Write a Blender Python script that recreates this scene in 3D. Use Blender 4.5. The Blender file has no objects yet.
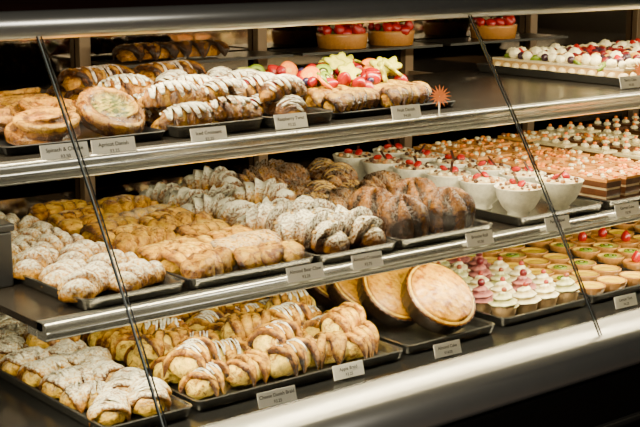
import bpy, math, random
import numpy as np
from mathutils import Vector, Matrix
random.seed(7); rng=np.random.default_rng(7)
CAMZ=1.62
ZU,ZM,ZD=1.296,1.056,0.84     # shelf top heights
# ------------------------------------------------------------ materials
def newmat(name):
    m=bpy.data.materials.new(name); m.use_nodes=True
    nt=m.node_tree; return m,nt,nt.nodes["Principled BSDF"]
def simple(name,col,rough=.5,metal=0,noise=0,nscale=20,bump=0,coat=0):
    m,nt,b=newmat(name)
    b.inputs["Base Color"].default_value=(*col,1); b.inputs["Roughness"].default_value=rough
    b.inputs["Metallic"].default_value=metal; b.inputs["Coat Weight"].default_value=coat
    tc=nt.nodes.new("ShaderNodeTexCoord"); n=nt.nodes.new("ShaderNodeTexNoise")
    n.inputs["Scale"].default_value=nscale; n.inputs["Detail"].default_value=4
    nt.links.new(tc.outputs["Object"],n.inputs["Vector"])
    if noise>0:
        r=nt.nodes.new("ShaderNodeMapRange"); r.inputs[3].default_value=1-noise; r.inputs[4].default_value=1+noise
        nt.links.new(n.outputs["Fac"],r.inputs[0])
        mx=nt.nodes.new("ShaderNodeVectorMath"); mx.operation='SCALE'
        mx.inputs[0].default_value=col; nt.links.new(r.outputs[0],mx.inputs["Scale"])
        nt.links.new(mx.outputs[0],b.inputs["Base Color"])
    if bump>0:
        bp=nt.nodes.new("ShaderNodeBump"); bp.inputs["Strength"].default_value=bump; bp.inputs["Distance"].default_value=.003
        nt.links.new(n.outputs["Fac"],bp.inputs["Height"]); nt.links.new(bp.outputs[0],b.inputs["Normal"])
    return m
def food(name,rough=.45,coat=0,bump=.5,nvar=.35,nscale=90,bd=.002,brown=0.0,spec=.3):
    m,nt,b=newmat(name); N=nt.nodes; L=nt.links
    b.inputs["Specular IOR Level"].default_value=spec
    ca=N.new("ShaderNodeAttribute"); ca.attribute_name="Col"
    pa=N.new("ShaderNodeAttribute"); pa.attribute_name="powder"
    tc=N.new("ShaderNodeTexCoord")
    n1=N.new("ShaderNodeTexNoise"); n1.inputs["Scale"].default_value=nscale; n1.inputs["Detail"].default_value=6; n1.inputs["Roughness"].default_value=.68
    L.new(tc.outputs["Object"],n1.inputs["Vector"])
    n2=N.new("ShaderNodeTexNoise"); n2.inputs["Scale"].default_value=210; n2.inputs["Detail"].default_value=4
    L.new(tc.outputs["Object"],n2.inputs["Vector"])
    n3=N.new("ShaderNodeTexNoise"); n3.inputs["Scale"].default_value=48; n3.inputs["Detail"].default_value=6; n3.inputs["Roughness"].default_value=.75; n3.inputs["Distortion"].default_value=.8
    L.new(tc.outputs["Object"],n3.inputs["Vector"])
    r=N.new("ShaderNodeMapRange"); r.inputs[1].default_value=.3; r.inputs[2].default_value=.7; r.inputs[3].default_value=1-nvar; r.inputs[4].default_value=1+nvar
    L.new(n1.outputs["Fac"],r.inputs[0])
    sc=N.new("ShaderNodeVectorMath"); sc.operation='SCALE'; L.new(ca.outputs["Color"],sc.inputs[0]); L.new(r.outputs[0],sc.inputs["Scale"])
    cm=N.new("ShaderNodeMapRange"); cm.inputs[1].default_value=.50; cm.inputs[2].default_value=.59; cm.inputs[4].default_value=brown; L.new(n3.outputs["Fac"],cm.inputs[0])
    dk=N.new("ShaderNodeVectorMath"); dk.operation='MULTIPLY'; L.new(sc.outputs[0],dk.inputs[0]); dk.inputs[1].default_value=(.34,.19,.10)
    mb_=N.new("ShaderNodeMix"); mb_.data_type='RGBA'; L.new(cm.outputs[0],mb_.inputs[0]); L.new(sc.outputs[0],mb_.inputs[6]); L.new(dk.outputs[0],mb_.inputs[7])
    geo=N.new("ShaderNodeNewGeometry"); sx=N.new("ShaderNodeSeparateXYZ"); L.new(geo.outputs["Normal"],sx.inputs[0])
    up=N.new("ShaderNodeMapRange"); up.inputs[1].default_value=0; up.inputs[2].default_value=.8; L.new(sx.outputs["Z"],up.inputs[0])
    nn=N.new("ShaderNodeMapRange"); nn.inputs[1].default_value=.42; nn.inputs[2].default_value=.56; L.new(n2.outputs["Fac"],nn.inputs[0])
    ad=N.new("ShaderNodeMath"); ad.operation='MULTIPLY'; L.new(up.outputs[0],ad.inputs[0]); L.new(pa.outputs["Fac"],ad.inputs[1])
    ad2=N.new("ShaderNodeMath"); ad2.operation='MULTIPLY_ADD'; ad2.use_clamp=True
    L.new(nn.outputs[0],ad2.inputs[0]); L.new(ad.outputs[0],ad2.inputs[1])
    m2=N.new("ShaderNodeMath"); m2.operation='POWER'; L.new(ad.outputs[0],m2.inputs[0]); m2.inputs[1].default_value=4
    L.new(m2.outputs[0],ad2.inputs[2])
    mx=N.new("ShaderNodeMix"); mx.data_type='RGBA'; L.new(ad2.outputs[0],mx.inputs[0]); L.new(mb_.outputs[2],mx.inputs[6]); mx.inputs[7].default_value=(.84,.80,.62,1)
    L.new(mx.outputs[2],b.inputs["Base Color"])
    rr=N.new("ShaderNodeMapRange"); rr.inputs[3].default_value=rough; rr.inputs[4].default_value=.9; L.new(ad2.outputs[0],rr.inputs[0]); L.new(rr.outputs[0],b.inputs["Roughness"])
    b.inputs["Coat Weight"].default_value=coat; b.inputs["Coat Roughness"].default_value=.12
    hs=N.new("ShaderNodeMath"); hs.operation='ADD'; L.new(n1.outputs["Fac"],hs.inputs[0]); L.new(n3.outputs["Fac"],hs.inputs[1])
    bp=N.new("ShaderNodeBump"); bp.inputs["Strength"].default_value=bump; bp.inputs["Distance"].default_value=bd
    L.new(hs.outputs[0],bp.inputs["Height"]); L.new(bp.outputs[0],b.inputs["Normal"])
    return m
M_PAST=food("baked_pastry",.6,0,1.0,.5,bd=.012,brown=.85,spec=.15)
M_GLAZE=food("glazed_pastry",.25,.12,1.0,.5,bd=.009,brown=.92,spec=.42)
M_CAKE=food("golden_cake",.25,.15,.6,.3,bd=.003,brown=.5,spec=.35)
M_CREAM=food("cream_and_fruit",.4,.15,.25,.18)
M_FRUIT=food("glossy_fruit",.25,.5,.3,.2,300)
M_STEEL=simple("brushed_aluminium",(.76,.74,.67),.26,.9,.1,60)
M_RAIL=simple("satin_aluminium",(.76,.74,.68),.28,.8,.06,30)
M_TRAY=simple("tray_dark_metal",(.20,.195,.18),.22,.9,.2,40)
M_SHELF=simple("shelf_surface",(.022,.018,.015),.25,.3,.2,15)
M_DECK=simple("deck_black",(.006,.006,.006),.25,0,.3,60)
M_BODY=simple("counter_body_dark",(.008,.007,.006),.35,0,.3,8)
M_TRIM=simple("counter_trim",(.08,.075,.065),.4,.6)
M_WOOD=simple("counter_top_wood",(.06,.015,.010),.35,0,.4,12)
M_POST=simple("door_frame_bronze",(.14,.09,.05),.45,.4)
M_BLACK=simple("black_plastic",(.006,.006,.007),.35)
M_TAG=simple("tag_card",(.92,.90,.82),.6)
M_INK=simple("tag_ink",(.012,.01,.008),.7)
M_WALL=simple("wall_paint",(.03,.02,.016),.8,0,.2,3)
M_FLOOR=simple("floor_tile",(.07,.05,.04),.4,0,.2,4)
M_CEIL=simple("ceiling_paint",(.03,.025,.02),.9)
M_SEAM=simple("glass_edge_seal",(.012,.015,.014),.25)
M_SEAM2=simple("glass_cut_edge",(.55,.60,.56),.3)
M_ORANGE=simple("orange_paper",(.70,.18,.03),.6,0,.3,200)
def glassmat(name,tint,ior,rough=0.0):
    m=bpy.data.materials.new(name); m.use_nodes=True; nt=m.node_tree; nt.nodes.clear()
    o=nt.nodes.new("ShaderNodeOutputMaterial"); t=nt.nodes.new("ShaderNodeBsdfTransparent"); g=nt.nodes.new("ShaderNodeBsdfGlossy")
    f=nt.nodes.new("ShaderNodeFresnel"); mx=nt.nodes.new("ShaderNodeMixShader")
    t.inputs[0].default_value=(*tint,1); g.inputs["Roughness"].default_value=rough; f.inputs[0].default_value=ior
    nt.links.new(f.outputs[0],mx.inputs[0]); nt.links.new(t.outputs[0],mx.inputs[1]); nt.links.new(g.outputs[0],mx.inputs[2]); nt.links.new(mx.outputs[0],o.inputs[0])
    return m
M_GLASS=glassmat("clear_glass",(.98,.985,.97),1.5)
M_DGLASS=simple("dark_mirror_glass",(.16,.13,.10),.06,1)
# ------------------------------------------------------------ mesh builder
class MB:
    def __init__(s): s.V=[];s.F=[];s.C=[];s.P=[];s.n=0
    def add(s,geo,loc=(0,0,0),rz=0,tilt=0,sc=1,jit=0,roll=0):
        V,F,C,P=geo
        M=Matrix.Rotation(rz,3,'Z')@Matrix.Rotation(tilt,3,'X')@Matrix.Rotation(roll,3,'Y')
        A=np.array(M)
        W=(V*sc)@A.T+np.array(loc)
        s.V.append(W); s.F.append(F+s.n); 
        c=C*(1+jit*rng.uniform(-1,1)) if jit else C
        s.C.append(c); s.P.append(P); s.n+=len(V)
    def geo(s): return (np.vstack(s.V),np.vstack(s.F),np.vstack(s.C),np.concatenate(s.P))
    def obj(s,name,mat,parent=None,smooth=True):
        V,F,C,P=s.geo(); me=bpy.data.meshes.new(name)
        me.vertices.add(len(V)); me.vertices.foreach_set("co",V.astype(np.float32).ravel())
        me.loops.add(len(F)*4); me.loops.foreach_set("vertex_index",F.astype(np.int32).ravel())
        me.polygons.add(len(F)); me.polygons.foreach_set("loop_start",(np.arange(len(F))*4).astype(np.int32))
        try: me.polygons.foreach_set("loop_total",np.full(len(F),4,np.int32))
        except Exception: pass
        me.update(calc_edges=True)
        a=me.attributes.new("Col",'FLOAT_COLOR','POINT'); a.data.foreach_set("color",np.hstack([np.clip(C,0,1),np.ones((len(C),1))]).astype(np.float32).ravel())
        p=me.attributes.new("powder",'FLOAT','POINT'); p.data.foreach_set("value",P.astype(np.float32))
        me.polygons.foreach_set("use_smooth",np.full(len(F),smooth))
        me.materials.append(mat); me.update()
        o=bpy.data.objects.new(name,me); bpy.context.collection.objects.link(o)
        if parent: o.parent=parent
        return o
def gridF(n,m,wrap=True):
    i=np.arange(n-1)[:,None]; j=np.arange(m if wrap else m-1)[None,:]; j2=(j+1)%m
    return np.stack([i*m+j,i*m+j2,(i+1)*m+j2,(i+1)*m+j],-1).reshape(-1,4)
STOPS=np.array([0,.3,.55,.8,1.0]); CC=np.array([[.84,.60,.08],[.64,.345,.010],[.32,.125,.003],[.095,.028,.002],[.022,.007,.001]])
def bake_shade(b):  # crust browning ramp; painted crevice shade goes through the same value
    b=np.clip(b,0,1); return np.stack([np.interp(b,STOPS,CC[:,k]) for k in range(3)],-1)
def sn(P,f,seed=0):
    r=np.random.default_rng(seed); out=0
    for k in range(5):
        d=r.normal(size=3); d/=np.linalg.norm(d); out=out+np.sin((P@d)*f*(1+.5*k)+r.uniform(0,6.28))/(1+.4*k)
    return out/3
def rough(V,seed,a=.0016):
    return a*sn(V,420,seed+31)*(.6+.6*sn(V,150,seed+77))
def tube(sp,ra,rb,M=18,e=1.0,flat=.35):
    N=len(sp); t=np.gradient(sp,axis=0); t/=np.linalg.norm(t,axis=1)[:,None]+1e-9
    side=np.cross(t,[0,0,1]); side/=np.linalg.norm(side,axis=1)[:,None]+1e-9
    upv=np.cross(side,t)
    th=np.linspace(0,2*np.pi,M,endpoint=False)
    c=np.sign(np.cos(th))*np.abs(np.cos(th))**e; s=np.sign(np.sin(th))*np.abs(np.sin(th))**e
    ra=np.broadcast_to(np.asarray(ra).reshape(N,-1),(N,M)); rb=np.broadcast_to(np.asarray(rb).reshape(N,-1),(N,M))
    sz=np.where(s<0,s*flat,s)
    V=sp[:,None,:]+side[:,None,:]*(c*ra)[:,:,None]+upv[:,None,:]*(sz*rb)[:,:,None]
    return V,th,side,upv
def thin(sp,r,col,M=6,flat=1):
    n=len(sp); rr=np.full(n,r); rr[0]=rr[-1]=r*.2
    rr=rr*(1+.3*np.sin(np.arange(n)*.9))
    V,_,_,_=tube(sp,rr,rr*.6,M,1,flat); V=V.reshape(-1,3)
    return V,gridF(n,M),np.tile(np.array(col,float),(len(V),1)),np.zeros(len(V))
def zig(sp,side,ra,rb,r,col,cyc=7,amp=.75,lo=.1,hi=.9,seed=0):
    n=cyc*14; u=np.linspace(lo,hi,n); idx=u*(len(sp)-1)
    f=lambda A:np.stack([np.interp(idx,np.arange(len(sp)),A[:,k]) for k in range(3)],-1)
    S=f(sp); D=f(side); A=np.interp(idx,np.arange(len(sp)),ra); B=np.interp(idx,np.arange(len(sp)),rb)
    w=amp*np.sin(np.linspace(0,cyc*2*np.pi,n)+seed)*(1+.15*np.sin(u*23+seed))
    w=np.clip(w,-.93,.93)
    P=S+D*(w*A)[:,None]; P[:,2]+=B*np.sqrt(1-w**2)+.0008
    return thin(P,r,col)
def join(*gs):
    mb=MB()
    for g in gs: mb.add(g)
    return mb.geo()
def lam(V,seed=0,amp=.0014):
    q=(V[:,2]*240+sn(V,90,seed+5)*1.6)%1
    return amp*(q-.5),q
def croissant(L=.12,R=.026,curv=.9,k=3.5,b0=.35,pw=0,ice=None,seed=0,lay=.16,N=90,M=28,H=1.0,irad=.0024,cyc=8,e=1.0):
    s=np.linspace(-1,1,N); Rc=L/2/max(math.sin(curv),.05) if curv>.02 else None
    sp=np.stack([Rc*np.sin(s*curv),Rc*(1-np.cos(s*curv))-Rc*(1-math.cos(curv))*.5,np.zeros(N)],-1) if Rc else np.stack([s*L/2,0*s,0*s],-1)
    env=(1-np.abs(s)**2.4+1e-4)**.55
    th=np.linspace(0,2*np.pi,M,endpoint=False)
    t=(np.abs(s)[:,None]*k+.35+.18*np.cos(th+seed)[None,:]+.08*np.sin(3*th+seed)[None,:])%1
    f=env[:,None]*(1-lay+lay*1.7*t**1.3); ra=R*f; rb=ra*H
    sp[:,2]=.35*R*H*env
    V,th,side,up=tube(sp,ra,rb,M,e)
    V=V.reshape(-1,3); nz=sn(V,130,seed); lm,q=lam(V,seed); ro=rough(V,seed); V=V+np.stack([nz*.0014+ro,nz*.0012+lm,nz*.0018+ro],-1)
    V[:,2]=np.maximum(V[:,2],0)
    T=t.ravel(); zz=np.sin(np.tile(th,N))
    b=b0+.36*(T-.45)+.19*nz+.16*(q-.5)+np.where(zz<0,.2,0)+.5*np.exp(-(T/.12)**2)  # layer steps darkened: crevice shade painted into the crust colour
    g=(V,gridF(N,M),bake_shade(b),np.full(len(V),float(pw))*(1-.6*np.exp(-(T/.12)**2)))
    if ice is not None: g=join(g,zig(sp,side,R*env*1.02,R*H*env*1.06,irad,ice,cyc,.8,.1,.9,seed))
    return g
def strip(L=.1,W=.05,H=.035,ribs=5,b0=.4,pw=0,ice=None,seed=0,N=90,M=30,rib=.14,cyc=6,irad=.0025,diag=1.2,e=.65):
    s=np.linspace(-1,1,N); env=(1-np.abs(s)**9+1e-4)**.4
    sp=np.stack([s*L/2,.004*np.sin(s*3+seed),0*s],-1); sp[:,2]=.3*H*env
    th=np.linspace(0,2*np.pi,M,endpoint=False)
    ph=(s[:,None]*ribs/2+np.cos(th)[None,:]*diag*.35+seed*.3+.06*np.sin(5*th+seed)[None,:])%1
    prof=(np.abs(np.sin(np.pi*ph))**.5)*(.75+.25*ph)
    f=env[:,None]*(1-rib+rib*1.5*prof)
    V,_,side,up=tube(sp,W/2*f,H*.72*f,M,e)
    V=V.reshape(-1,3); nz=sn(V,110,seed); lm,q=lam(V,seed); ro=rough(V,seed); V=V+np.stack([nz*.0014+ro,nz*.0014+lm,nz*.0025+ro],-1); V[:,2]=np.maximum(V[:,2],0)
    p=prof.ravel(); S=np.sin(np.tile(th,N))
    b=b0+.6*(.6-p)*(p<.6)+.12*(p-.8)+.18*nz+.14*(q-.5)+np.where(S<-.1,.15,0)+.2*np.repeat(np.abs(s)>.93,M)  # valleys between ribs carry painted shade along with the browning
    g=(V,gridF(N,M),bake_shade(b),np.full(len(V),float(pw)))
    if ice is not None: g=join(g,zig(sp,side,W/2*env*1.0,H*.72*env*1.08,irad,ice,cyc,.8,.06,.94,seed))
    return g
def lattice(L=.105,W=.056,H=.036,n=6,b0=.38,core=.12,pw=0,ice=None,seed=0,diag=.35,irad=.0026,cyc=5,both=True,bw=.60):
    # folded / plaited flaky pastry: a soft core wrapped by overlapping arched dough bands
    rg=np.random.default_rng(seed+100); mb=MB()
    N=40;M=20; s=np.linspace(-1,1,N); env=(1-np.abs(s)**8+1e-4)**.4
    sp=np.stack([s*L/2,0*s,.28*H*env],-1); V,th,_,_=tube(sp,W/2*.86*env,H*.62*env,M,.75); V=V.reshape(-1,3); V[:,2]=np.maximum(V[:,2],0)
    nz=sn(V,200,seed); mb.add((V,gridF(N,M),bake_shade(core+.2*nz),np.full(len(V),float(pw)*.5)))
    NB=24;MBn=12; w=np.linspace(-1,1,NB)
    for k in range(n):
        x0=-L/2+L*(k+.5)/n+rg.uniform(-.003,.003); sg=(1 if k%2 else -1) if both else 1
        y=w*W/2*1.02*rg.uniform(.92,1.06); z=H*.86*(1-np.abs(w)**3.0+.0001)**.5*rg.uniform(.88,1.12)+.002
        x=x0+sg*diag*y*rg.uniform(.7,1.3)+.003*np.sin(w*4+k)
        e2=(1-np.abs(w)**10+1e-3)**.3
        sp=np.stack([x,y,z],-1); V,th2,_,_=tube(sp,L/n*bw*e2*rg.uniform(.8,1.15),.0075*e2,MBn,.9,.9)
        V=V.reshape(-1,3); ro=rough(V,seed+k,.0022); lm,q=lam(V,seed,.0012); V=V+np.stack([ro+lm,ro,ro*1.2],-1); V[:,2]=np.maximum(V[:,2],0)
        nz=sn(V,150,seed+k); ct=np.abs(np.cos(np.tile(th2,NB))); aw=np.repeat(np.abs(w),MBn)
        b=b0+rg.uniform(-.10,.10)+.30*(ct>.85)+.20*nz+.14*(q-.5)+.14*(aw>.85)-.12*(ct<.3)*(aw<.6)
        mb.add((V,gridF(NB,MBn),bake_shade(b),np.full(len(V),float(pw))))
    if ice is not None:
        sp=np.stack([s*L/2,0*s,0*s+.002],-1); side=np.tile([0,-1.,0],(N,1)); mb.add(zig(sp,side,W/2*env,(H*.86+.010)*env,irad,ice,cyc,.8,.08,.92,seed))
    return mb.geo()
def claw(L=.11,R=.032,b0=.3,pw=.6,seed=0,N=72,M=28,lob=4):
    s=np.linspace(-1,1,N); cv=.8; Rc=L/2/math.sin(cv)
    sp=np.stack([Rc*np.sin(s*cv),Rc*(1-np.cos(s*cv))-.012,0*s],-1)
    env=(1-np.abs(s)**3+1e-4)**.5; sp[:,2]=.3*R*env
    th=np.linspace(0,2*np.pi,M,endpoint=False)
    lb=np.abs(np.sin((s+1)/2*np.pi*lob))**.6
    out=np.clip(np.cos(th),0,1)
    ra=R*env[:,None]*(.85+.55*out[None,:]*(lb[:,None]-.4)); rb=R*.85*env[:,None]*(.66+.46*lb[:,None])
    V,_,side,up=tube(sp,ra,rb,M); V=V.reshape(-1,3); nz=sn(V,120,seed); ro=rough(V,seed); V=V+np.stack([nz*.002+ro,nz*.002+ro,nz*.003+ro],-1); V[:,2]=np.maximum(V[:,2],0)
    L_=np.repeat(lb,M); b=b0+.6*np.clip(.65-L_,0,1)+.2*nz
    return V,gridF(N,M),bake_shade(b),np.full(len(V),float(pw))*(.3+.7*np.clip(L_*1.2,0,1))
def dome(R=.04,H=.03,turns=3,amp=.06,b0=.45,pw=0,fill=None,seed=0,N=44,M=64,p=.8,recess=.35,fr=.55,rcol=.3,bulge=0,ribs=1):
    ph=np.linspace(.01,np.pi/2,N); th=np.linspace(0,2*np.pi,M,endpoint=False)
    r=np.sin(ph)[:,None]*np.ones(M); z=np.cos(ph)[:,None]**p*np.ones(M)
    sw=np.cos(turns*2*np.pi*(r+.35*(1-z))-ribs*th[None,:]+.4*np.sin(2*th+seed)[None,:])
    sw=np.sign(sw)*np.abs(sw)**.6
    rr=r*(1+bulge*np.sin(np.pi*np.clip(z,0,1)))
    if fill is not None:
        k=1/(1+np.exp((r-fr)*30)); z=z*(1-k*recess)
    else: k=0*r
    z2=z+amp*sw*(1-k)*np.clip(z*3,0,1); rr=rr+amp*.8*sw*(r>.4)*(1-k)
    V=np.stack([R*rr*np.cos(th),R*rr*np.sin(th),H*z2],-1).reshape(-1,3)
    nz=sn(V,120,seed); V[:,2]+=nz*.0018+rough(V,seed); V[:,2]=np.maximum(V[:,2],0)
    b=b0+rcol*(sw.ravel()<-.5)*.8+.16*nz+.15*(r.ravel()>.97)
    C=bake_shade(b)
    if fill is not None:
        kk=np.clip(k.ravel()*1.6-.3,0,1)[:,None]; n2=sn(V,260,seed+9)+.8*sn(V,610,seed+19); n2=np.clip(.45+n2*1.1,0,1)[:,None]
        C=C*(1-kk)+kk*(np.array(fill[0])*(1-n2)+np.array(fill[1])*n2)
    return V,gridF(N,M),C,np.full(len(V),float(pw))
def lathe(prof,M=32,flute=0,nf=12,pw=0,fluteP=None):
    n=len(prof); th=np.linspace(0,2*np.pi,M,endpoint=False); V=[];C=[]
    for i,(r,z,c) in enumerate(prof):
        k=flute if (fluteP is None or i in fluteP) else 0
        rr=r*(1+k*np.cos(nf*th)); V.append(np.stack([rr*np.cos(th),rr*np.sin(th),np.full(M,z)],-1)); C.append(np.tile(np.array(c,float),(M,1)))
    return np.vstack(V),gridF(n,M),np.vstack(C),np.full(n*M,float(pw))
def ball(r,col,sq=1,N=10,M=14,bump=0,nb=6,seed=0,cone=0):
    ph=np.linspace(.02,np.pi-.02,N)[:,None]; th=np.linspace(0,2*np.pi,M,endpoint=False)[None,:]
    f=1+bump*np.cos(nb*th+ph*4)*np.cos(nb*ph)
    x=np.sin(ph)*f*(1+cone*np.cos(ph)); V=np.stack([r*x*np.cos(th),r*x*np.sin(th),r*sq*np.cos(ph)*f],-1).reshape(-1,3)
    V[:,2]+=r*sq
    return V,gridF(N,M),np.tile(np.array(col,float),(len(V),1)),np.zeros(len(V))
RED=(.34,.005,.002); CRM=(.76,.67,.40); WH=(.88,.84,.66)
def straw(r=.012): return ball(r,RED,1.25,12,16,cone=-.35)
def halfstraw(r=.012): return ball(r,RED,.5,10,14)
def rasp(r=.009,col=(.24,.005,.010)): return ball(r,col,1.0,18,24,.12,7)
def disc(r,h,cols,M=24,flute=0,nf=5):
    pr=[(.0005,h,cols[0])]
    for i,c in enumerate(cols): pr+= [(r*(i+.1)/len(cols)+.0003,h,c),(r*(i+1)/len(cols),h,c)]
    pr+=[(r,0,cols[-1]),(.0005,0,cols[-1])]
    return lathe(pr,M,flute,nf)
KIWI=[(.65,.62,.22),(.03,.04,.01),(.23,.34,.01),(.15,.22,.01)]
ORNG=[(.8,.4,.08),(.8,.22,.01),(.8,.25,.01),(.7,.16,.005)]
STARF=[(.50,.46,.06),(.62,.56,.06),(.60,.54,.06),(.42,.40,.02)]
def boxg(cx,cy,cz,sx,sy,sz,col):
    v=np.array([[x,y,z] for x in(-.5,.5) for y in(-.5,.5) for z in(-.5,.5)])*[sx,sy,sz]+[cx,cy,cz]
    f=np.array([[0,1,3,2],[4,6,7,5],[0,4,5,1],[2,3,7,6],[0,2,6,4],[1,5,7,3]])
    V=v[f.ravel()]; F=np.arange(24).reshape(6,4)
    return V,F,np.tile(np.array(col,float),(24,1)),np.zeros(24)
def leaf(L,W,col):
    n=10; s=np.linspace(0,1,n); w=W*np.sin(np.pi*s)**.7
    V=np.stack([np.stack([s*L,-w,.25*L*s-.0*s],-1),np.stack([s*L,0*s,.25*L*s-.004],-1),np.stack([s*L,w,.25*L*s],-1)],1).reshape(-1,3)
    return V,gridF(n,3,False),np.tile(np.array(col,float),(len(V),1)),np.zeros(len(V))
def flakes(g,n,col=(.62,.42,.13),r=.006,seed=0):
    V=g[0]; z=V[:,2]; idx=np.where(z>np.percentile(z,60))[0]; rg=np.random.default_rng(seed)
    mb=MB(); mb.add(g)
    fl=lathe([(.0003,.0012,col),(r*.7,.0012,col),(r,.0005,tuple(c*.6 for c in col)),(r*.6,0,col)],8)
    fl=(fl[0]*[1,.55,1],)+fl[1:]
    for i in rg.choice(idx,n): mb.add(fl,V[i],rg.uniform(0,6.28),rg.uniform(-.5,.5),rg.uniform(.7,1.2),roll=rg.uniform(-.5,.5))
    return mb.geo()
# ------------------------------------------------------------ plain object helpers
def cube(name,x0,x1,y0,y1,z0,z1,mat,parent=None,bev=0):
    me=bpy.data.meshes.new(name)
    v=[(x,y,z) for x in(x0,x1) for y in(y0,y1) for z in(z0,z1)]
    me.from_pydata(v,[],[(0,1,3,2),(4,6,7,5),(0,4,5,1),(2,3,7,6),(0,2,6,4),(1,5,7,3)]); me.update()
    me.materials.append(mat); o=bpy.data.objects.new(name,me); bpy.context.collection.objects.link(o)
    if parent: o.parent=parent
    if bev:
        b=o.modifiers.new("bevel",'BEVEL'); b.width=bev; b.segments=3
    return o
def extrude(name,prof,x0,x1,mat,parent=None,smooth=True,closed=True):
    n=len(prof); v=[(x0,y,z) for y,z in prof]+[(x1,y,z) for y,z in prof]
    f=[(i,(i+1)%n,n+(i+1)%n,n+i) for i in range(n if closed else n-1)]
    if closed: f+= [tuple(range(n))[::-1],tuple(range(n,2*n))]
    me=bpy.data.meshes.new(name); me.from_pydata(v,[],f); me.update()
    if smooth:
        for p in me.polygons: p.use_smooth=len(p.vertices)==4
    me.materials.append(mat); o=bpy.data.objects.new(name,me); bpy.context.collection.objects.link(o)
    if parent: o.parent=parent
    return o
def empty(name,loc=(0,0,0)):
    o=bpy.data.objects.new(name,None); bpy.context.collection.objects.link(o); o.location=loc; o.empty_display_size=.05; return o
# ------------------------------------------------------------ room
cube("floor",-2.5,6,-3,4.5,-.1,0,M_FLOOR)
cube("ceiling",-2.5,6,-3,4.5,3,3.1,M_CEIL)
cube("wall_back",-2.5,6,4.5,4.6,0,3,M_WALL)
cube("wall_front",-2.5,6,-3.1,-3,0,3,M_WALL)
cube("wall_left",-2.6,-2.5,-3,4.5,0,3,M_WALL)
cube("wall_right",6,6.1,-3,4.5,0,3,M_WALL)
# ------------------------------------------------------------ display case
X0,X1=.45,3.8; YB=2.60
case=empty("refrigerated_display_case",(0,0,0))
cube("base_body",X0,X1,1.52,YB,.0,ZD-.02,M_BODY,case)
cube("deck",X0,X1,1.53,YB,ZD-.02,ZD,M_DECK,case)
extrude("front_panel",[(1.49,.845),(1.452,.845),(1.44,.83),(1.445,.765),(1.52,.765)],X0,X1,M_BODY,case,False)
extrude("front_trim",[(1.50,.765),(1.438,.765),(1.434,.758),(1.438,.750),(1.50,.750)],X0,X1,M_TRIM,case)
extrude("lower_panel",[(1.52,.75),(1.455,.75),(1.47,.08),(1.52,.08)],X0,X1,M_BODY,case,False)
dz=-.020
pr=[(1.56,.932+dz),(1.55,.935+dz),(1.515,.931+dz)]+[(1.485-.035*math.sin(a),.890+dz+.040*math.cos(a)) for a in np.linspace(.1,1.9,12)]+[(1.47,.862+dz),(1.56,.862+dz)]
extrude("front_rail",pr,X0,X1,M_RAIL,case)
cube("inner_ledge",X0,X1,1.55,1.575,ZD,.908,M_DECK,case)
tr=[(1.885,1.470)]+[(1.868-.026*math.cos(a)*1.0,1.492+.022*math.sin(a)) for a in np.linspace(-1.0,1.57,12)]+[(1.90,1.514),(1.90,1.470)]
extrude("top_rail",tr,X0,X1,M_RAIL,case)
cube("case_top",X0,X1,1.90,YB+.03,1.485,1.510,M_WOOD,case)
cube("end_panel_left",X0-.02,X0,1.52,YB,0,1.50,M_BODY,case)
cube("end_panel_right",X1,X1+.02,1.52,YB,0,1.50,M_BODY,case)
cube("back_doors",X0,X1,YB,YB+.015,ZD,1.485,M_DGLASS,case)
for i,x in enumerate([.46,.94,1.42,1.90,2.38,2.86,3.34]):
    cube(f"door_frame_{i}",x-.014,x+.014,YB-.022,YB-.001,ZD,1.485,M_POST,case,.002)
def shelf(tag,z,yf,yb,x0,th):
    cube(f"shelf_panel_{tag}",x0,X1,yf+.012,yb,z-.012,z,M_SHELF,case)
    k=th; p=[(yf+.03,z+.002),(yf+.008,z+.002)]+[(yf+.008-.008*math.sin(a),z-.006+.008*math.cos(a)) for a in np.linspace(.2,1.5,6)]+[(yf-.001,z-k+.006),(yf+.004,z-k),(yf+.03,z-k),]
    extrude(f"shelf_lip_{tag}",p,x0,X1,M_STEEL,case)
    extrude(f"tag_channel_{tag}",[(yf-.003,z-.012),(yf+.001,z-.010),(yf+.001,z-k+.010),(yf-.003,z-k+.012)],x0,X1,M_STEEL,case)
    for i,x in enumerate([.94,1.42,1.90,2.38,2.86,3.34]):
        cube(f"bracket_{tag}_{i}",x-.003,x+.003,yf+.05,YB-.02,z-.035,z-.012,M_POST,case)
    cube(f"lamp_housing_{tag}",x0,X1,yf+.032,yf+.062,z-.024,z-.012,M_STEEL,case)
shelf("upper",ZU,1.777,2.40,X0,.030)
shelf("middle",ZM,1.738,2.46,.875,.026)
ZB=1.362
for i,(a,b_) in enumerate([(1.434,1.886),(1.914,2.366),(2.394,2.846)]):
    cube(f"rear_perch_{i}",a,b_,2.44,2.578,ZB-.006,ZB,M_BODY,case)
GB=.903
def gy(u): return 1.492+(1.857-1.492)*u-.010*math.sin(math.pi*u)
def gz(u): return GB+(1.487-GB)*u
def panel(name,xa,xb,mat,off=0):
    n=14; v=[]
    for i in range(n):
        u=i/(n-1); v+=[(xa,gy(u)-off,gz(u)-off*.5),(xb,gy(u)-off,gz(u)-off*.5)]
    f=[(2*i,2*i+1,2*i+3,2*i+2) for i in range(n-1)]
    me=bpy.data.meshes.new(name); me.from_pydata(v,[],f); me.update()
    for p in me.polygons: p.use_smooth=True
    me.materials.append(mat); o=bpy.data.objects.new(name,me); bpy.context.collection.objects.link(o); o.parent=case
    return o
def strap(name,xa,xb,mat,t=.0025):
    o=panel(name,xa,xb,mat,0.001); s=o.modifiers.new("solid",'SOLIDIFY'); s.thickness=t; s.offset=0; return o
seams=[X0,.94,1.865,2.79,X1]
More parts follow.
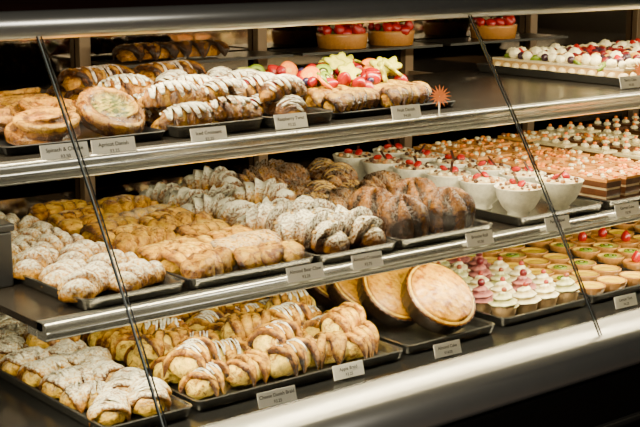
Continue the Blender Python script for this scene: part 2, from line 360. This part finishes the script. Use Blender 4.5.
for i in range(4):
    panel(f"front_glass_{i}",seams[i]+.004,seams[i+1]-.004,M_GLASS)
for i,x in enumerate(seams[1:4]):
    strap(f"glass_edge_{i}_a",x-.0044,x-.0030,M_SEAM); strap(f"glass_edge_{i}_b",x+.0030,x+.0044,M_SEAM); strap(f"glass_edge_{i}_c",x-.0024,x-.0004,M_SEAM2,.001)
# ------------------------------------------------------------ trays
def tray(x0,x1,y0,y1,z,mat=None,name="baking_tray",h=.016):
    mat=mat or M_TRAY
    def ring(ins,zz,r):
        pts=[]; a,b,c,d=x0+ins,x1-ins,y0+ins,y1-ins
        for (cx,cy,s) in [(b-r,d-r,0),(a+r,d-r,1),(a+r,c+r,2),(b-r,c+r,3)]:
            for k in range(5):
                t=math.pi/2*(s+k/4); pts.append((cx+r*math.cos(t),cy+r*math.sin(t),zz))
        return pts
    prof=[(.006,.0,.010),(0.0,h,.016),(-.001,h+.002,.017),(.003,h+.003,.014),(.006,h,.012),(.012,.003,.008)]
    v=[]
    for ins,zz,r in prof: v+=ring(ins,z+zz+.0008,r)
    m=20; f=[(i*m+j,i*m+(j+1)%m,(i+1)*m+(j+1)%m,(i+1)*m+j) for i in range(len(prof)-1) for j in range(m)]
    f.append(tuple(range(m))[::-1]); f.append(tuple(range((len(prof)-1)*m,len(prof)*m)))
    me=bpy.data.meshes.new(name); me.from_pydata(v,[],f); me.update(); me.materials.append(mat)
    o=bpy.data.objects.new(name,me); bpy.context.collection.objects.link(o); return o
def fill(name,protos,mat,x0,x1,y0,y1,z,nx,ny,rz=0,jr=.2,js=.06,jp=.004,tilt=0,jit=.12,skip=0,layer2=0,stag=0,jt=0,l2h=.03):
    mb=MB(); dx=(x1-x0)/nx; dy=(y1-y0)/ny
    for j in range(ny):
        for i in range(nx):
            if random.random()<skip: continue
            g=random.choice(protos)
            x=x0+dx*(i+.5)+random.uniform(-jp,jp)+(stag*dx*(.5 if j%2 else 0)); y=y0+dy*(j+.5)+random.uniform(-jp,jp)
            t=tilt+random.uniform(-jt,jt)
            mb.add(g,(x,y,z+.0045+abs(t)*.015),rz+random.gauss(0,jr),t,1+random.uniform(-js,js),jit)
            if layer2 and j<ny-1 and random.random()<layer2:
                mb.add(g,(x+random.uniform(-.01,.01),y+dy*.45,z+.0045+l2h),rz+random.gauss(0,jr),random.uniform(-.15,.15),1,jit)
    return mb.obj(name,mat)
# ---- middle shelf
zm=ZM+.0008
tray(.955,1.145,1.765,2.42,zm)
fill("sugared_bear_claws",[claw(.108,.034,.46,.78,s) for s in range(5)],M_PAST,.968,1.135,1.79,2.40,zm,2,7,math.pi,.5,.08,.006,0,.15,jt=.15)
tray(1.152,1.415,1.765,2.42,zm)
fill("cinnamon_pastry_strips",[lattice(.118,.062,.034,3+(s%3),.40,.30,.35*(s%4==0),None,s,.25,both=False,bw=.68) for s in range(7)]+[strip(.120,.062,.042,3,.40,0,None,s,rib=.30,diag=1.6) for s in range(3)],M_GLAZE,1.165,1.405,1.785,2.40,zm,2,9,.15,.18,.06,.005,0,.3,jt=.15)
tray(1.42,1.61,1.765,2.42,zm)
cr=[flakes(croissant(.128,.048,.45,2.6,.62,.78,None,s,.22,H=1.05),26,seed=s) for s in range(4)]
crw=[flakes(croissant(.125,.040,.55,3.2,.48,1.0,None,s,.18),10,seed=s) for s in range(4)]
fill("almond_croissants",cr,M_PAST,1.425,1.605,1.79,2.03,zm,2,2,math.pi/2+.25,.15,.05,.003,0,.15)
fill("powdered_croissants",crw,M_PAST,1.43,1.60,2.045,2.40,zm,2,4,math.pi/2+.5,.35,.05,layer2=.4)
tray(1.617,1.865,1.765,2.42,zm)
fill("caramel_brioche_rolls",[dome(.046,.078,.4,.10,.70,.08,None,s,p=.42,bulge=.10,ribs=6,rcol=.35) for s in range(4)],M_GLAZE,1.625,1.86,1.785,1.985,zm,2,2,0,1.5,.05,.003,0,.2,jt=.15)
fill("chocolate_croissants",[croissant(.115,.036,.3,4,.56,.20,(.70,.46,.12) if s%2 else None,s,.26,irad=.0018,cyc=7) for s in range(4)],M_GLAZE,1.625,1.86,1.995,2.41,zm,3,6,.5,.5,.05,.004,0,.2,0,.4,jt=.15)
def bowl_geo(k0=0):
    w=(.74,.70,.55)
    pr=[(.001,.0,w),(.021,.0,w),(.023,.004,w),(.021,.008,w),(.034,.020,w),(.044,.038,w),(.050,.060,w),(.0512,.0625,w),(.0495,.0615,w),(.047,.055,w)]
    c=(.55,.40,.20); pr2=[(.0475,.054,c),(.044,.060,c),(.030,.063,c),(.016,.065,CRM),(.001,.066,CRM)]
    mb=MB(); mb.add(lathe(pr,40)); mb.add(lathe(pr2,24,.04,9))
    for k in range(26):
        a=k*2.4; r=.043*math.sqrt(k/26); mb.add(ball(random.uniform(.003,.006),random.choice([(.05,.018,.008),(.12,.05,.02),CRM,(.35,.15,.04)]),.8,7,9),(r*math.cos(a),r*math.sin(a),.060))
    for k in range(2):
        a=k*2.6+k0; mb.add(halfstraw(.010),(.014*math.cos(a),.014*math.sin(a),.066),a,.7)
    mb.add(boxg(0,0,0,.006,.03,.002,(.04,.015,.008)),(.0,.01,.075),k0,.8)
    return mb.geo()
tray(1.94,2.20,1.765,2.42,zm)
mb=MB()
for j in range(6):
    for i in range(2): mb.add(bowl_geo(i+j),(2.005+.125*i,1.835+.105*j,zm+.0045),random.uniform(0,6))
mb.obj("parfait_bowls",M_CREAM)
def slice_geo(top=(.60,.25,.05),a=(.10,.035,.012),b=(.55,.42,.24),s=0,full=True):
    mb=MB(); L=.105; W=.05
    for k,(h,c,ins) in enumerate([(.014,a,0),(.005,b,.001),(.014,a,0),(.005,b,.001),(.012,a,0),(.006,top,.0005)]):
        z0=[0,.014,.019,.033,.038,.050][k]; mb.add(boxg(0,0,z0+h/2,W-ins*2,L-ins*2,h,c))
    rg=random.Random(s)
    if full:
        for k in range(22):
            mb.add(ball(rg.uniform(.003,.007),rg.choice([CRM,CRM,(.80,.24,.01),(.80,.24,.01),(.45,.22,.05),(.20,.07,.02)]),.6,7,9,.1),(rg.uniform(-.020,.020),rg.uniform(-.046,.046),.055))
    else:
        for k in range(3): mb.add(ball(.010,CRM,.6,10,14,.15,5),(0,-.034+.034*k,.054)); mb.add(ball(.005,(.80,.20,.01),.8,7,9),(0,-.034+.034*k,.065))
    return mb.geo()
tray(2.215,2.50,1.765,2.42,zm); tray(2.51,2.85,1.765,2.42,zm); tray(2.86,3.3,1.765,2.42,zm)
fill("carrot_layer_cake_slices",[slice_geo(s=s) for s in range(5)],M_CREAM,2.22,2.49,1.78,2.41,zm,4,5,0,.03,0,.002)
fill("cream_layer_cake_slices",[slice_geo((.70,.58,.3),(.13,.05,.015),(.65,.52,.32),s,False) for s in range(2)]+[slice_geo((.10,.035,.012),(.16,.06,.02),s=9,full=False),slice_geo((.6,.3,.06),(.3,.12,.03),s=9)],M_CREAM,2.52,2.84,1.78,2.41,zm,4,5,0,.05,0,.002)
fill("chocolate_layer_cake_slices",[slice_geo((.08,.028,.010),(.12,.045,.015),(.35,.2,.1),s,False) for s in range(2)]+[slice_geo((.6,.3,.06),(.3,.12,.03),s=19)],M_CREAM,2.87,3.29,1.78,2.41,zm,5,5,0,.05,0,.002)
# ---- upper shelf
zu=ZU+.0008
tray(.88,1.175,1.86,2.36,zu,M_BLACK,"serving_platter",.010)
GR=((.05,.07,.010),(.50,.38,.05)); YE=((.62,.30,.015),(.45,.16,.006))
mb=MB()
dA=[dome(.058,.036,1.5,.06,.46,0,GR,s,p=.42,recess=.35,fr=.62) for s in range(2)]; dB=[dome(.060,.038,2,.08,.46,0,YE,s,p=.6,recess=.3,fr=.42) for s in range(2)]
mb.add(dA[0],(1.105,1.935,zu+.032),.0,.50)
for (x,y,t,k) in [(.985,1.93,.15,1),(.93,2.04,.1,1),(1.05,2.06,.2,1),(1.115,2.13,.2,0),(.98,2.16,.1,1),(1.05,2.25,.1,1),(.94,2.27,0,0),(1.11,2.28,.1,1)]:
    mb.add((dB if k else dA)[0],(x,y,zu+.012+.02*t),random.random()*6,t,1,.1)
mb.obj("filled_round_danishes",M_GLAZE)
tray(1.185,1.37,1.85,2.36,zu)
fill("iced_croissants",[croissant(.125,.032,.7,3.5,.5,0,WH,s,.22,irad=.0036,cyc=8) for s in range(4)],M_GLAZE,1.20,1.36,1.87,2.18,zu,2,4,.25,.4,.05,.004,0,.15,0,.9,jt=.2,l2h=.036)
tray(1.378,1.53,1.85,2.36,zu)
nn_=30; spx=np.stack([np.linspace(-.045,.045,nn_),0*np.arange(nn_),np.full(nn_,.009)],-1); sdx=np.tile([0,-1.,0],(nn_,1)); ex=1-.5*np.linspace(-1,1,nn_)**4
ri=[join(croissant(.118,.031,.15,3.5,.52,0,WH,s,.2,irad=.0034,cyc=7),zig(spx,sdx,.024*ex,.029*ex,.0042,(.20,.005,.008),4,.6,.05,.95,1.5)) for s in range(4)]
fill("raspberry_iced_pastries",ri,M_GLAZE,1.39,1.52,1.87,2.18,zu,1,5,.5,.35,.05,.004,0,.12,0,.8,jt=.1,l2h=.034)
fill("cherry_braids",[lattice(.14,.062,.040,7,.60,.50,0,(.75,.62,.5) if s%2 else (.20,.005,.008),s,.4,irad=.0026,cyc=8) for s in range(4)],M_GLAZE,1.20,1.51,2.20,2.35,zu,2,2,.1,.15,.05,.004,0,.12,0,1,l2h=.034)
tray(1.54,1.86,1.87,2.33,zu,M_BLACK,"serving_platter",.008)
mb=MB()
lf=[lattice(.15,.056,.036,6,.42,.36,0,None,s,.7,both=False,bw=.7) for s in range(3)]
for k,(x,y,r) in enumerate([(1.625,1.92,.25),(1.76,1.92,.3),(1.64,1.99,.2),(1.78,1.99,.3),(1.66,2.2,.1),(1.78,2.2,.3)]):
    mb.add(lf[k%3],(x,y,zu+.006),r,0,.95,.1)
mb.obj("glazed_fruit_loaves",M_GLAZE)
def pile(mb,x0,x1,y0,y1,zf,n):
    for k in range(n):
        x=random.uniform(x0,x1); y=random.uniform(y0,y1); z=zf(x,y)
        t=["s","k","r","s","s","l","o","b","f","s","r","f"][k%12]
        if t=="s": mb.add(straw(.014),(x,y,z),random.random()*6,random.uniform(.5,2))
        elif t=="r": mb.add(rasp(.010),(x,y,z))
        elif t=="b": mb.add(ball(.008,(.02,.015,.05)),(x,y,z))
        elif t=="k": mb.add(disc(.019,.005,KIWI),(x,y,z+.014),random.uniform(-1,1),random.uniform(.6,1.2))
        elif t=="f": mb.add(disc(.021,.006,STARF,40,.22,5),(x,y,z+.016),random.uniform(-1,1),random.uniform(.6,1.3))
        elif t=="o": mb.add(disc(.020,.005,ORNG),(x,y,z+.012),random.uniform(-1,1),random.uniform(.4,1.1))
        else: mb.add(leaf(.05,.011,(.40,.38,.03)),(x,y,z+.01),random.random()*6,-.5)
mb=MB(); pile(mb,1.57,1.83,1.98,2.18,lambda x,y:zu+.038+.026*(1-abs(y-2.08)/.12),62)
mb.obj("fresh_fruit_topping",M_FRUIT)
def fruit_tart(name,cx,cy,z,R,n):
    cr_=(.42,.18,.04); cc=(.60,.48,.28)
    mb=MB(); mb.add(lathe([(.001,0,cr_),(R*.94,0,cr_),(R,.03,cr_),(R*1.01,.036,cr_),(R*.96,.036,cc),(R*.9,.034,cc),(R*.5,.038,cc),(.001,.04,cc)],60,.02,30,fluteP=[1,2,3,4]),(cx,cy,z))
    for k in range(n):
        a=k*2.4; r=R*.88*math.sqrt((k+.5)/n); p=(cx+r*math.cos(a),cy+r*math.sin(a),z+.036)
        q=k%5
        if q in(0,3): mb.add(straw(.012),p,a,random.uniform(.2,1.5))
        elif q==1: mb.add(ball(.010,CRM,.9,10,16,.12,5),p)
        elif q==2: mb.add(rasp(.009),p)
        else: mb.add(disc(.014,.005,KIWI),p,a,.6)
    return mb.obj(name,M_FRUIT)
def berry_sheet(name,x0,x1,y0,y1,z):
    mb=MB(); mb.add(boxg((x0+x1)/2,(y0+y1)/2,z+.014,x1-x0,y1-y0,.026,(.50,.30,.10)))
    mb.add(boxg((x0+x1)/2,(y0+y1)/2,z+.029,x1-x0+.002,y1-y0+.002,.005,(.62,.52,.33)))
    nx=int((x1-x0)/.026); ny=int((y1-y0)/.026)
    for i in range(nx):
        for j in range(ny):
            p=(x0+.014+i*.026+random.uniform(-.007,.007),y0+.014+j*.026+random.uniform(-.007,.007),z+.030); q=random.random()
            edge=i in(0,nx-1) or j in (0,ny-1)
            if edge and q<.35: mb.add(ball(.013,CRM,.8,10,16,.15,5),p)
            elif q<.24: mb.add(rasp(.010,(.14,.006,.008)),p)
            elif q<.34: mb.add(straw(.012),p,q*9,random.uniform(.3,1.5))
            elif q<.50: mb.add(ball(.010,(.03,.012,.02)),p)
            elif q<.60: mb.add(disc(.014,.005,KIWI),p,q*40,.8)
            elif q<.76: mb.add(ball(.012,(.60,.34,.06),.8,10,16,.15,5),p)
            else: mb.add(ball(random.uniform(.010,.016),CRM,.9,12,18,.18,5),p)
    for x in np.arange(x0,x1,.03): mb.add(ball(.011,(.66,.50,.24),.9,8,12,.15,5),(x,y0-.003,z+.002))
    for y in np.arange(y0,y1,.03): mb.add(ball(.011,(.66,.50,.24),.9,8,12,.15,5),(x0-.003,y,z+.002))
    return mb.obj(name,M_CREAM)
tray(2.40,3.02,1.88,2.36,zu); berry_sheet("berry_sheet_cake",2.435,2.99,1.92,2.33,zu+.0045)
br=[lattice(.12,.06,.032,5,.78,.6,0,None,s,.4) for s in range(3)]
mb=MB()
for x in (1.52,1.65): mb.add(random.choice(br),(x,2.50,ZB+.0008),random.uniform(-.2,.2),0,1,.2)
mb.obj("plaited_loaves",M_GLAZE)
fruit_tart("fruit_tart",2.09,2.508,ZB+.001,.062,26)
fruit_tart("fruit_tart",2.25,2.508,ZB+.001,.058,24)
fruit_tart("fruit_tart",2.62,2.508,ZB+.001,.062,26)
# ---- deck
zd=ZD+.0008
tray(.985,1.155,1.765,2.42,zd)
fill("iced_breakfast_buns",[lattice(.074,.064,.040,3,.34,.2,.75,WH,s,.3,.0030,4,bw=.66) for s in range(6)],M_PAST,.998,1.142,1.795,2.40,zd,2,8,.5,.6,.06,.004,0,.15,layer2=.15)
tray(1.168,1.64,1.775,2.42,zd)
bs=[lattice(.080,.066,.050,4+s%2,.42,.04,.0,WH if s%2 else None,s,.25,.0022,5,both=bool(s%3),bw=.56) for s in range(8)]
fill("drizzled_danish_braids",bs,M_GLAZE,1.185,1.62,1.800,2.41,zd,5,7,.1,.45,.08,.006,0,.28,0,.3,jt=.25,l2h=.03)
def pie():
    dk=(.018,.010,.005); R=.078; T=.040
    pr=[(.001,0,dk),(R*.90,0,dk),(R*.95,.010,dk),(R*1.0,T-.006,dk),(R*1.01,T,(.05,.018,.004)),(R*.995,T+.0015,(.08,.025,.002))]
    prof=[(.965,.001,(.10,.03,.002)),(.945,.003,(.62,.40,.02)),(.915,.0038,(.58,.35,.012)),(.89,.003,(.16,.055,.002))]
    for r in np.linspace(.87,.05,22): prof.append((r,.004+.014*(1-r*r),(.42+.10*(1-r),.19+.08*(1-r),.003)))
    th=[(R*a,T+b,c) for a,b,c in prof]+[(.001,T+.0185,(.52,.27,.003))]
    g=lathe(pr+th,96,.02,36,fluteP=[1,2,3,4,5]); V,F,C,P=g
    n=sn(V,170,3)+.7*sn(V,420,8); top=(V[:,2]>T+.0035)
    f=np.clip((n-.15)*2.2,0,1)[:,None]*top[:,None]; C=C*(1-f)+C*np.array([.50,.36,.25])*f
    V[:,2]+=np.where(top,.0014*n,0); P[:]=.0
    return V,F,C,P
tray(1.655,1.90,1.785,2.43,zd)
mb=MB(); pg=pie(); TL=.74; zc=zd+.0045+.078*math.sin(TL)+.002
for k,(x,y) in enumerate([(1.792,1.866),(1.752,1.954),(1.740,2.042),(1.740,2.13),(1.740,2.218),(1.740,2.306)]): mb.add(pg,(x,y,zc),0,TL,1,.08)
mb.obj("almond_cakes",M_CAKE)
def cupcake(fc,fc2,top):
    pc=(.40,.26,.12); mb=MB(); mb.add(lathe([(.001,0,pc),(.020,0,pc),(.026,.028,pc),(.0255,.030,(.3,.12,.03)),(.022,.030,(.3,.12,.03))],48,.05,22,fluteP=[1,2,3]))
    N=34;M=28; u=np.linspace(0,1,N)[:,None]; th=np.linspace(0,2*np.pi,M,endpoint=False)[None,:]
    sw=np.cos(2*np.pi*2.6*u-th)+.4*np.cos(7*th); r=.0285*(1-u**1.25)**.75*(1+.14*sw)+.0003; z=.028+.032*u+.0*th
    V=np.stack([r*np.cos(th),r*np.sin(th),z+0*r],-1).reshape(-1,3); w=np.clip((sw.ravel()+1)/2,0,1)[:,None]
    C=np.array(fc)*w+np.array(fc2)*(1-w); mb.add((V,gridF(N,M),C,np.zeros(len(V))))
    mb.add(top,(0,0,.055)); return mb.geo()
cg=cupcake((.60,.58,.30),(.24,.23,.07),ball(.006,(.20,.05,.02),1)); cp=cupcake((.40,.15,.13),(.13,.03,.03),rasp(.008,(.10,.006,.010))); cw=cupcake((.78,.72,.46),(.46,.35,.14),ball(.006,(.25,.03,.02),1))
tray(1.935,2.205,1.80,2.43,zd); mb=MB()
for i in range(4):
    for j in range(9):
        g=random.choice([cg,cw,cp,cw]) if (i<2 and j<6) else (random.choice([cp,cp,cw,cg]) if i>=2 and j<4 else random.choice([cg,cw,cp]))
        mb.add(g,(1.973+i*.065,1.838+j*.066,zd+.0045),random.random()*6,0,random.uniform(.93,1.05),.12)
mb.obj("frosted_cupcakes",M_CREAM)
def tart(fc,top):
    c=(.42,.19,.04); mb=MB(); mb.add(lathe([(.001,0,c),(.026,0,c),(.034,.022,c),(.034,.024,c),(.031,.024,c),(.030,.020,fc),(.015,.022,fc),(.001,.023,fc)],48,.04,18,fluteP=[1,2,3,4]))
    if top: mb.add(top,(0,0,.021))
    return mb.geo()
t1=tart((.72,.46,.010),None); t2=tart((.60,.45,.06),disc(.016,.004,KIWI)); t3=tart((.05,.016,.006),rasp(.009)); t4=tart((.6,.46,.2),ball(.012,CRM,.8,10,16,.12,5)); t5=tart((.55,.2,.02),straw(.012))
tray(2.215,2.46,1.80,2.43,zd); fill("lemon_tarts",[t1,t1,t1,t2],M_FRUIT,2.225,2.45,1.81,2.42,zd,3,8,0,1,.03,.002)
tray(2.47,2.80,1.80,2.43,zd); fill("mixed_fruit_tarts",[t2,t4,t5,t1],M_FRUIT,2.48,2.79,1.81,2.42,zd,4,8,0,1,.03,.002)
tray(2.81,3.3,1.80,2.43,zd); fill("chocolate_tarts",[t3,t4,t3],M_FRUIT,2.82,3.29,1.81,2.42,zd,6,8,0,1,.03,.002)
bx=empty("black_storage_box",(.893,2.10,ZM))
cube("box_body",-.06,.05,-.12,.12,.001,.095,M_BLACK,bx,.004); cube("box_lid",-.064,.054,-.124,.124,.095,.108,M_BLACK,bx,.003)
# ------------------------------------------------------------ price tags
def tag(x,y,z,text,price,w=.068,h=.026):
    e=empty("price_tag",(x,y,z)); e.rotation_euler=(0,0,-.05)
    t=-.30
    c=cube("card",-w/2,w/2,-.0006,.0006,-h/2,h/2,M_TAG,e); c.rotation_euler=(t,0,0)
    cube("clip",-.012,.012,.0008,.010,-h/2-.001,-h/2+.004,M_STEEL,e)
    for s,dz_,sz in ((text,.0015,.0085),(price,-.009,.0075)):
        cu=bpy.data.curves.new("tag_text",'FONT'); cu.body=s; cu.size=sz; cu.align_x='CENTER'; cu.materials.append(M_INK); cu.offset=.00012
        o=bpy.data.objects.new("tag_text",cu); bpy.context.collection.objects.link(o); o.parent=e
        o.rotation_euler=(math.pi/2+t,0,0)
        o.location=Matrix.Rotation(t,3,'X')@Vector((0,-.0010,dz_))
for a in [(.945,1.79,ZU+.010,"Spinach & Cheese","$3.50",.078),(1.03,1.79,ZU+.010,"Apricot Danish","$3.25",.075),(1.215,1.80,ZU+.010,"Iced Croissant","$3.25"),(1.405,1.825,ZU+.015,"Raspberry Twist","$3.25"),
          (1.655,1.80,ZU+.013,"Fruit Danish","$4.50"),(2.385,1.86,ZU+.016,"Berry Cake","$6.50"),
          (1.36,1.728,ZM+.008,"Almond Bear Claw","$3.25",.076),(1.50,1.728,ZM+.008,"Almond Croissant","$3.75"),(1.783,1.728,ZM+.008,"Brioche Roll","$3.50"),
          (2.005,1.728,ZM+.008,"Parfait Bowl","$5.50"),(2.225,1.728,ZM+.008,"Carrot Cake","$5.95",.075),
          (1.293,1.722,ZD+.017,"Cheese Danish Braid","$3.25",.078),(1.48,1.755,ZD+.017,"Apple Braid","$3.25"),(1.71,1.735,ZD+.017,"Almond Cake","$14.00",.066),(2.25,1.74,ZD+.017,"Lemon Tart","$4.25")]:
    tag(*a)
def sunburst(x,y,z,r):
    n=16; v=[(0,0,0)]
    for k in range(2*n):
        rr=r if k%2==0 else r*.45; a=math.pi*k/n; v.append((rr*math.cos(a),-.001,rr*math.sin(a)))
    f=[(0,1+k,1+(k+1)%(2*n)) for k in range(2*n)]
    me=bpy.data.meshes.new("sunburst"); me.from_pydata(v,[],f); me.update(); me.materials.append(M_ORANGE)
    e=empty("sunburst_flag",(x,y,z)); o=bpy.data.objects.new("sunburst",me); bpy.context.collection.objects.link(o); o.parent=e; o.rotation_euler=(-.3,0,-.6)
    s=o.modifiers.new("s",'SOLIDIFY'); s.thickness=.001
    cube("pick",-.001,.001,.0,.002,-r-.012,0,M_TAG,e)
sunburst(1.755,1.815,ZU+.034,.022); sunburst(2.43,1.865,ZU+.038,.024)
# ------------------------------------------------------------ lights
def area(name,loc,sx,sy,power,rot,col=(1,.87,.56)):
    l=bpy.data.lights.new(name,'AREA'); l.shape='RECTANGLE'; l.size=sx; l.size_y=sy; l.energy=power; l.color=col
    o=bpy.data.objects.new(name,l); bpy.context.collection.objects.link(o); o.location=loc; o.rotation_euler=rot; return o
xm=(X0+X1)/2; W=X1-X0-.1
area("strip_light_top",(xm,1.93,1.478),W,.03,38,(.25,0,0))
area("strip_light_upper",(xm,1.825,ZU-.028),W,.025,32,(.35,0,0))
area("strip_light_middle",(xm,1.79,ZM-.028),W,.025,29,(.35,0,0))
area("front_fill_light",(-.9,-.3,2.95),1.0,1.0,70,(0,0,0),(1,.94,.80))  # unseen fill lamp, added to brighten the tags and metal rails
w=bpy.data.worlds.new("World"); bpy.context.scene.world=w; w.use_nodes=True
w.node_tree.nodes["Background"].inputs[0].default_value=(.25,.2,.16,1); w.node_tree.nodes["Background"].inputs[1].default_value=.05
# ------------------------------------------------------------ camera
cam=bpy.data.cameras.new("camera"); co=bpy.data.objects.new("camera",cam); bpy.context.collection.objects.link(co)
F=Vector((.6144,.7627,-.2018)); co.location=(0,0,CAMZ); co.rotation_euler=F.to_track_quat('-Z','Y').to_euler()
cam.sensor_width=36; cam.lens=36*1325/640; cam.clip_start=.02
bpy.context.scene.camera=co
